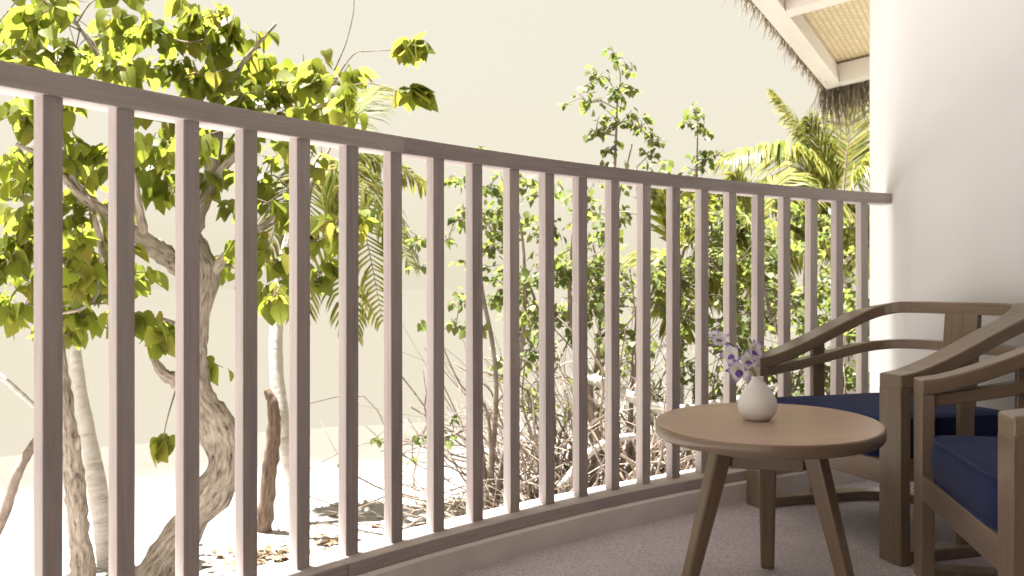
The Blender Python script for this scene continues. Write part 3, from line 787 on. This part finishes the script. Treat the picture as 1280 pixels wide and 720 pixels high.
# --- leaning driftwood poles and the dark stake
for lab, pts, mat in (('long pale dead branch leaning beside the slim rough tree', [pr(-60, 760, 4.9, .03), pr(0, 655, 4.9, .03), pr(18, 600, 4.9, .028), pr(38, 562, 4.95, .026), pr(70, 520, 5.0, .02), pr(84, 500, 5.0, .012)], 'dry_twig'),
                      ('thin pale dead branch slanting down through the air beside the slim tree', [pr(-50, 440, 4.9, .012), pr(0, 470, 4.9, .014), pr(40, 505, 4.95, .015), pr(78, 540, 4.98, .015), pr(90, 556, 4.9, .014)], 'pale_bark')):
    base = Vector(pts[0][:3])
    T = Tree('dead_branch', lab, 'branch', base, 'dead branches by the slim tree'); T.limb(pts, 'limb', mat, .25, 8); 
g = ground_at(330, 6.4)
T = Tree('dark_stake', 'dark upright broken stake standing in the sand beside the young palm', 'stake', (g.x, g.y, g.z))
T.limb([(g.x, g.y, g.z - .1, .056), pr(331, 655, 6.4, .056), pr(337, 590, 6.4, .052), pr(342, 540, 6.4, .048), pr(341, 505, 6.4, .04), pr(333, 486, 6.4, .022)], 'stem', 'dark_bark', .3)

# --- palms
def frond(mb_r, leaf, base, tip, arch, leaflen, nl=46, w=.022, droop=.6, rr=.012, drop_dir=None):
    base, tip = Vector(base), Vector(tip); L = (tip - base).length
    mid = (base + tip) / 2 + Vector((0, 0, arch * L))
    pts = [Vector(p) for p in spline([base, base.lerp(mid, .55) + Vector((0, 0, arch * L * .22)), mid, tip.lerp(mid, .45) + Vector((0, 0, arch * L * .18)), tip], 6)]
    mb_r.tube(pts, [rr * (1 - .85 * k / (len(pts) - 1)) for k in range(len(pts))], 5)
    m_ = len(pts)
    for i in range(nl):
        t = .14 + .86 * i / (nl - 1); k = min(int(t * (m_ - 1)), m_ - 2); fr_ = t * (m_ - 1) - k
        p = pts[k].lerp(pts[k + 1], fr_); d = (pts[k + 1] - pts[k]).normalized()
        side = d.cross(Vector((0, 0, 1))); side = side.normalized() if side.length > .1 else Vector((1, 0, 0))
        ln = leaflen * (math.sin(math.pi * min(1, .2 + .75 * t)) ** .7) * random.uniform(.85, 1.1)
        for s_ in (-1, 1):
            dr = droop * random.uniform(.7, 1.4)
            v = (side * s_ * random.uniform(.8, 1) + d * random.uniform(.5, .8) + Vector((0, 0, .12)) + rvec(.07)).normalized()
            v2 = (v + Vector((0, 0, -dr))).normalized()
            n_ = v.cross(d).normalized(); wv_ = (v.cross(n_)).normalized() * w
            a = p; b = p + v * ln * .45; c = b + v2 * ln * .35; e = c + (v2 + Vector((0, 0, -dr * .6))).normalized() * ln * .25
            o_ = len(leaf[0])
            leaf[0].extend([a - wv_ * .4, a + wv_ * .4, b - wv_, b + wv_, c - wv_ * .8, c + wv_ * .8, e])
            leaf[1].extend([(o_, o_ + 1, o_ + 3), (o_, o_ + 3, o_ + 2), (o_ + 2, o_ + 3, o_ + 5), (o_ + 2, o_ + 5, o_ + 4), (o_ + 4, o_ + 5, o_ + 6)])
def palm(name, label, base, trunk, fronds, leaflen, nl=46, w=.02):
    T = Tree(name, label, 'palm', base)
    T.limb(trunk, 'trunk', 'pale_bark', .1, 10)
    for fr_ in fronds:
        b, t_, arch = fr_[:3]; dr = fr_[3] if len(fr_) > 3 else .6
        m = MB(); leaf = ([], [])
        frond(m, leaf, b - T.base, t_ - T.base, arch, leaflen * random.uniform(.9, 1.1), nl, w, dr)
        o = m.build('frond_stalk', 'dry_twig', T.o)
        fast_mesh('leaflets', np.array([tuple(p) for p in leaf[0]]), np.array(leaf[1]), 'palm_leaf', o, 'stuff')
    return T.o
g = ground_at(372, 6.6); H = P(402, 205, 7.2)
palm('young_palm', 'young palm with pale stem and hanging fronds behind the broad-leaved tree', (g.x, g.y, g.z),
     [(g.x, g.y, g.z - .1, .085), pr(374, 650, 6.6, .075), pr(366, 590, 6.65, .065), pr(352, 520, 6.7, .055), pr(345, 440, 6.8, .05), pr(352, 340, 6.95, .045), pr(378, 250, 7.1, .045), pr(402, 205, 7.2, .04)],
     [(H, P(512, 330, 6.8), .22, 1.0), (H, P(478, 400, 6.6), .3, 1.1), (H, P(440, 420, 7.3), .3, 1.1), (H, P(375, 400, 7.0), .3, 1.0), (H, P(540, 240, 7.6), .16, .9), (H, P(330, 330, 7.4), .25, .9), (H, P(300, 150, 7.6), .15), (H, P(470, 110, 7.8), .08), (H, P(395, 90, 7.6), .05)], .42, 52, .012)
H = P(1052, 262, 9.0); g = ground_at(1060, 9.0)
palm('coconut_palm', 'coconut palm with arching pale fronds between railing end and thatched eave', (g.x, g.y, g.z),
     [(g.x, g.y, g.z - .1, .15), pr(1062, 520, 9.0, .12), pr(1056, 380, 9.0, .10), pr(1052, 262, 9.0, .085)],
     [(H, P(905, 200, 8.6), .22, .9), (H, P(968, 118, 9.2), .06, .5), (H, P(1012, 150, 9.0), .03, .6), (H, P(1066, 120, 9.3), .02, .5), (H, P(1110, 200, 8.8), .2, .8), (H, P(930, 262, 8.6), .22, 1.0), (H, P(985, 330, 8.4), .25, 1.0), (H, P(1075, 330, 8.3), .3, 1.0), (H, P(1030, 320, 8.4), .3, 1.1), (H, P(1130, 280, 9.2), .2, .8)], .62, 84, .011)
H = P(940, 290, 8.0); g = ground_at(945, 8.0)
palm('bushy_palm', 'low bushy palm with dense fronds behind the tall shrubs', (g.x, g.y, g.z),
     [(g.x, g.y, g.z - .1, .1), pr(944, 450, 8.0, .08), pr(940, 290, 8.0, .06)],
     [(H, P(850, 300, 7.6), .2, .8), (H, P(880, 230, 8.0), .12, .7), (H, P(920, 222, 8.0), .06, .6), (H, P(1000, 250, 8.0), .2, .8), (H, P(1010, 320, 7.7), .25, .9), (H, P(890, 380, 7.6), .3, 1.0), (H, P(960, 400, 7.5), .3, 1.0), (H, P(975, 222, 8.2), .1, .7)], .5, 64, .012)
H = P(850, 330, 7.4); g = ground_at(848, 7.4)
palm('sapling_palm', 'palm sapling with upright yellow-green fronds among the dry stems', (g.x, g.y, g.z),
     [(g.x, g.y, g.z - .1, .05), pr(849, 480, 7.4, .04), pr(850, 330, 7.4, .03)],
     [(H, P(818, 240, 7.4), .02, .3), (H, P(838, 225, 7.5), .02, .3), (H, P(880, 250, 7.3), .08, .5), (H, P(800, 330, 7.2), .2, .8), (H, P(905, 360, 7.2), .25, .8), (H, P(852, 420, 7.0), .35, 1.0)], .42, 36, .014)

# --- shrubs with small leaves
def shrub(name, label, px0, Y, stems, clumps, size, droop=.5, mat='bush_leaf', single=0):
    g = ground_at(px0, Y); T = Tree(name, label, 'shrub', (g.x, g.y, g.z), 'small-leaved shrubs behind the railing')
    for st in stems:
        pts = [(g.x + random.uniform(-.15, .15), g.y + random.uniform(-.1, .1), g.z - .05, .03)] + [pr(*q) for q in st]
        T.limb(pts, 'stem', 'dry_twig', .15, 7, 6)
    for (px, py, Yc, r_, c) in clumps:
        T.clump(P(px, py, Yc), r_ / FPX * Yc, c, size, droop, shoots=5, tr=.007)
    T.done(SL, mat, single, 'dry_twig'); return T.o
def cl(x0, x1, y0, y1, n, Y0, Y1, r0, r1, c0, c1, fn=None):
    out = []
    while len(out) < n:
        x, y = random.uniform(x0, x1), random.uniform(y0, y1)
        if fn and not fn(x, y): continue
        out.append((x, y, random.uniform(Y0, Y1), random.uniform(r0, r1), random.randint(c0, c1)))
    return out
shrub('tall_shrub', 'tall airy shrub whose top sprig stands highest above the railing', 770, 6.4,
      [[(768, 480, 6.4, .022), (764, 330, 6.4, .016), (768, 220, 6.4, .011), (772, 120, 6.4, .006)], [(790, 480, 6.5, .016), (800, 330, 6.5, .012), (795, 210, 6.5, .006)], [(720, 450, 6.4, .018), (715, 300, 6.4, .01), (735, 240, 6.4, .005)], [(768, 300, 6.4, .01), (790, 180, 6.3, .005)]],
      [(770, 75, 6.4, 16, 12), (745, 100, 6.4, 22, 22), (790, 88, 6.4, 16, 10), (768, 120, 6.4, 26, 34), (735, 130, 6.4, 22, 22), (775, 155, 6.4, 26, 36), (745, 165, 6.4, 22, 24), (800, 160, 6.4, 20, 18), (815, 175, 6.4, 20, 20), (810, 195, 6.4, 18, 16), (760, 190, 6.4, 22, 20), (708, 130, 6.4, 7, 4), (785, 110, 6.4, 20, 16), (730, 108, 6.4, 12, 10)]
      + cl(700, 830, 220, 430, 32, 6.0, 6.9, 20, 34, 20, 40), .062)
shrub('twin_shrub', 'tall thin shrub with a small leafy tip beside the palm fronds', 872, 6.8,
      [[(872, 450, 6.8, .018), (870, 300, 6.8, .011), (872, 160, 6.8, .005)]],
      [(868, 140, 6.8, 18, 20), (880, 160, 6.8, 16, 14), (862, 155, 6.8, 14, 12), (872, 195, 6.8, 16, 12), (885, 200, 6.8, 18, 14), (868, 212, 6.8, 14, 10), (895, 195, 6.8, 12, 8)]
      + cl(830, 910, 235, 480, 20, 6.4, 7.2, 18, 30, 16, 32), .06)
shrub('spreading_shrub', 'airy shrub spreading bare low twigs over the sand', 625, 6.2,
      [[(620, 480, 6.2, .018), (600, 340, 6.2, .012), (602, 200, 6.2, .004)], [(650, 450, 6.2, .018), (655, 320, 6.2, .01), (640, 230, 6.2, .005)], [(600, 545, 6.1, .01), (560, 545, 6.0, .007), (515, 548, 5.9, .003)], [(610, 520, 6.1, .01), (575, 480, 6.0, .006), (540, 400, 6.0, .003)]],
      [(601, 183, 6.2, 6, 5), (570, 228, 6.1, 18, 14), (612, 235, 6.2, 22, 20), (570, 275, 6.1, 18, 12), (560, 300, 6.1, 18, 12), (522, 300, 6.1, 16, 12), (525, 335, 6.1, 14, 10), (560, 550, 5.9, 14, 9), (522, 545, 5.9, 12, 7), (565, 525, 5.9, 10, 6), (515, 572, 5.9, 8, 3), (468, 548, 5.9, 5, 3), (530, 405, 6.0, 12, 6), (570, 410, 6.0, 16, 12), (575, 380, 6.0, 16, 12)]
      + cl(575, 700, 220, 460, 34, 5.9, 6.6, 18, 30, 18, 36), .064)
shrub('dense_shrub', 'dense green shrub filling the gap low in front of the palms', 700, 7.0,
      [[(690, 480, 7.0, .02), (670, 380, 7.0, .012), (650, 330, 7.0, .005)], [(740, 480, 7.0, .02), (750, 360, 7.0, .012), (740, 300, 7.0, .005)]],
      cl(630, 850, 330, 520, 50, 6.6, 7.6, 20, 32, 14, 30), .06)
shrub('leafy_shrub', 'leafy yellow-green shrub behind the armchair and railing end', 1000, 6.6,
      [[(990, 480, 6.6, .02), (960, 380, 6.6, .012), (950, 300, 6.6, .005)], [(1040, 470, 6.6, .02), (1050, 360, 6.6, .012), (1045, 290, 6.6, .005)], [(1010, 470, 6.6, .02), (1005, 350, 6.6, .01), (1010, 280, 6.6, .005)]],
      cl(880, 1100, 265, 520, 90, 6.2, 7.4, 22, 36, 24, 44), .064)
# --- tangle of dry stems under the shrubs
g = ground_at(720, 6.0)
tg = tag(empty('dry_thicket', (g.x, g.y, g.z)), 'tangle of dry bare stems and roots under the shrubs', 'thicket', kind='stuff')
off2 = Vector(g)
for mat_, cnt_ in (('dry_twig', 620), ('twig_bark', 620), ('pale_bark', 60)):
    m = MB()
    for i in range(cnt_):
        px = random.choice((random.uniform(610, 930), random.uniform(660, 880))); Y = random.uniform(5.3, 7.6)
        p = ground_at(px, Y); d = Vector((random.gauss(0, .7), random.gauss(0, .5), random.uniform(.15, 1.1))).normalized(); L = random.uniform(.4, 2.1); st = [p]
        for k in range(5):
            d = (d + rvec(.42) + Vector((0, 0, -.06))).normalized(); q = st[-1] + d * L / 5
            q.z = max(q.z, ground_h(q.x, q.y) + .01); st.append(q)
        r = random.choice((.003, .004, .005, .007, .012))
        pts = [Vector(x) - off2 for x in spline(st, 3)]
        m.tube(pts, [r * (1 - .65 * k / len(pts)) for k in range(len(pts))], 5)
    m.build('stems', mat_, tg, kind='stuff')
g = ground_at(740, 5.7)
for lab, pts, r in (('long pale fallen bough lying through the dry stems by the table', [(735, 470, 6.2), (770, 488, 6.0), (800, 500, 5.9), (835, 512, 5.9), (880, 508, 6.0), (930, 500, 6.1), (960, 515, 6.1)], .042),
                    ('pale crooked bough bending up out of the dry stems', [(700, 610, 5.6), (745, 560, 5.7), (800, 545, 5.8), (850, 560, 5.9), (900, 545, 6.0)], .028)):
    p4 = [pr(*q, r * (1 - .4 * k / len(pts))) for k, q in enumerate(pts)]
    T = Tree('fallen_bough', lab, 'branch', Vector(p4[0][:3]), 'boughs in the dry thicket'); T.limb(p4, 'limb', 'pale_bark', .3, 9)
    e0 = Vector(p4[0][:3]); e1 = Vector(p4[3][:3])
    for e in (e0, e1): T.limb([(e.x, e.y, e.z, r * .6), (e.x + .05, e.y + .05, (e.z + ground_h(e.x, e.y)) / 2, r * .7), (e.x + .08, e.y + .1, ground_h(e.x, e.y) - .05, r * .8)], 'limb', 'dry_twig', .2, 7)
# --- leaf litter on the sand
mats = []
def litter(px, Y, sx, sy, n_):
    for k in range(n_):
        c = ground_at(px, Y); x, y = c.x + random.gauss(0, sx), c.y + random.gauss(0, sy)
        M = leaf_matrix(Vector((x, y, ground_h(x, y) + .012)), Vector((random.gauss(0, 1), random.gauss(0, 1), .05)), random.uniform(.04, .1)); mats.append(M)
litter(345, 5.75, .16, .10, 120); litter(415, 6.1, .05, .04, 14); litter(700, 6.0, .7, .5, 700); litter(800, 6.0, .6, .5, 500); litter(240, 5.6, 1.2, .6, 30); litter(480, 7.2, .5, 1.0, 16)
V, F = instances(SL[0], SL[1], mats); tag(fast_mesh('leaf_litter', V, F, 'dry_litter', None, 'stuff'), 'dry fallen leaves scattered on the sand', 'leaves')
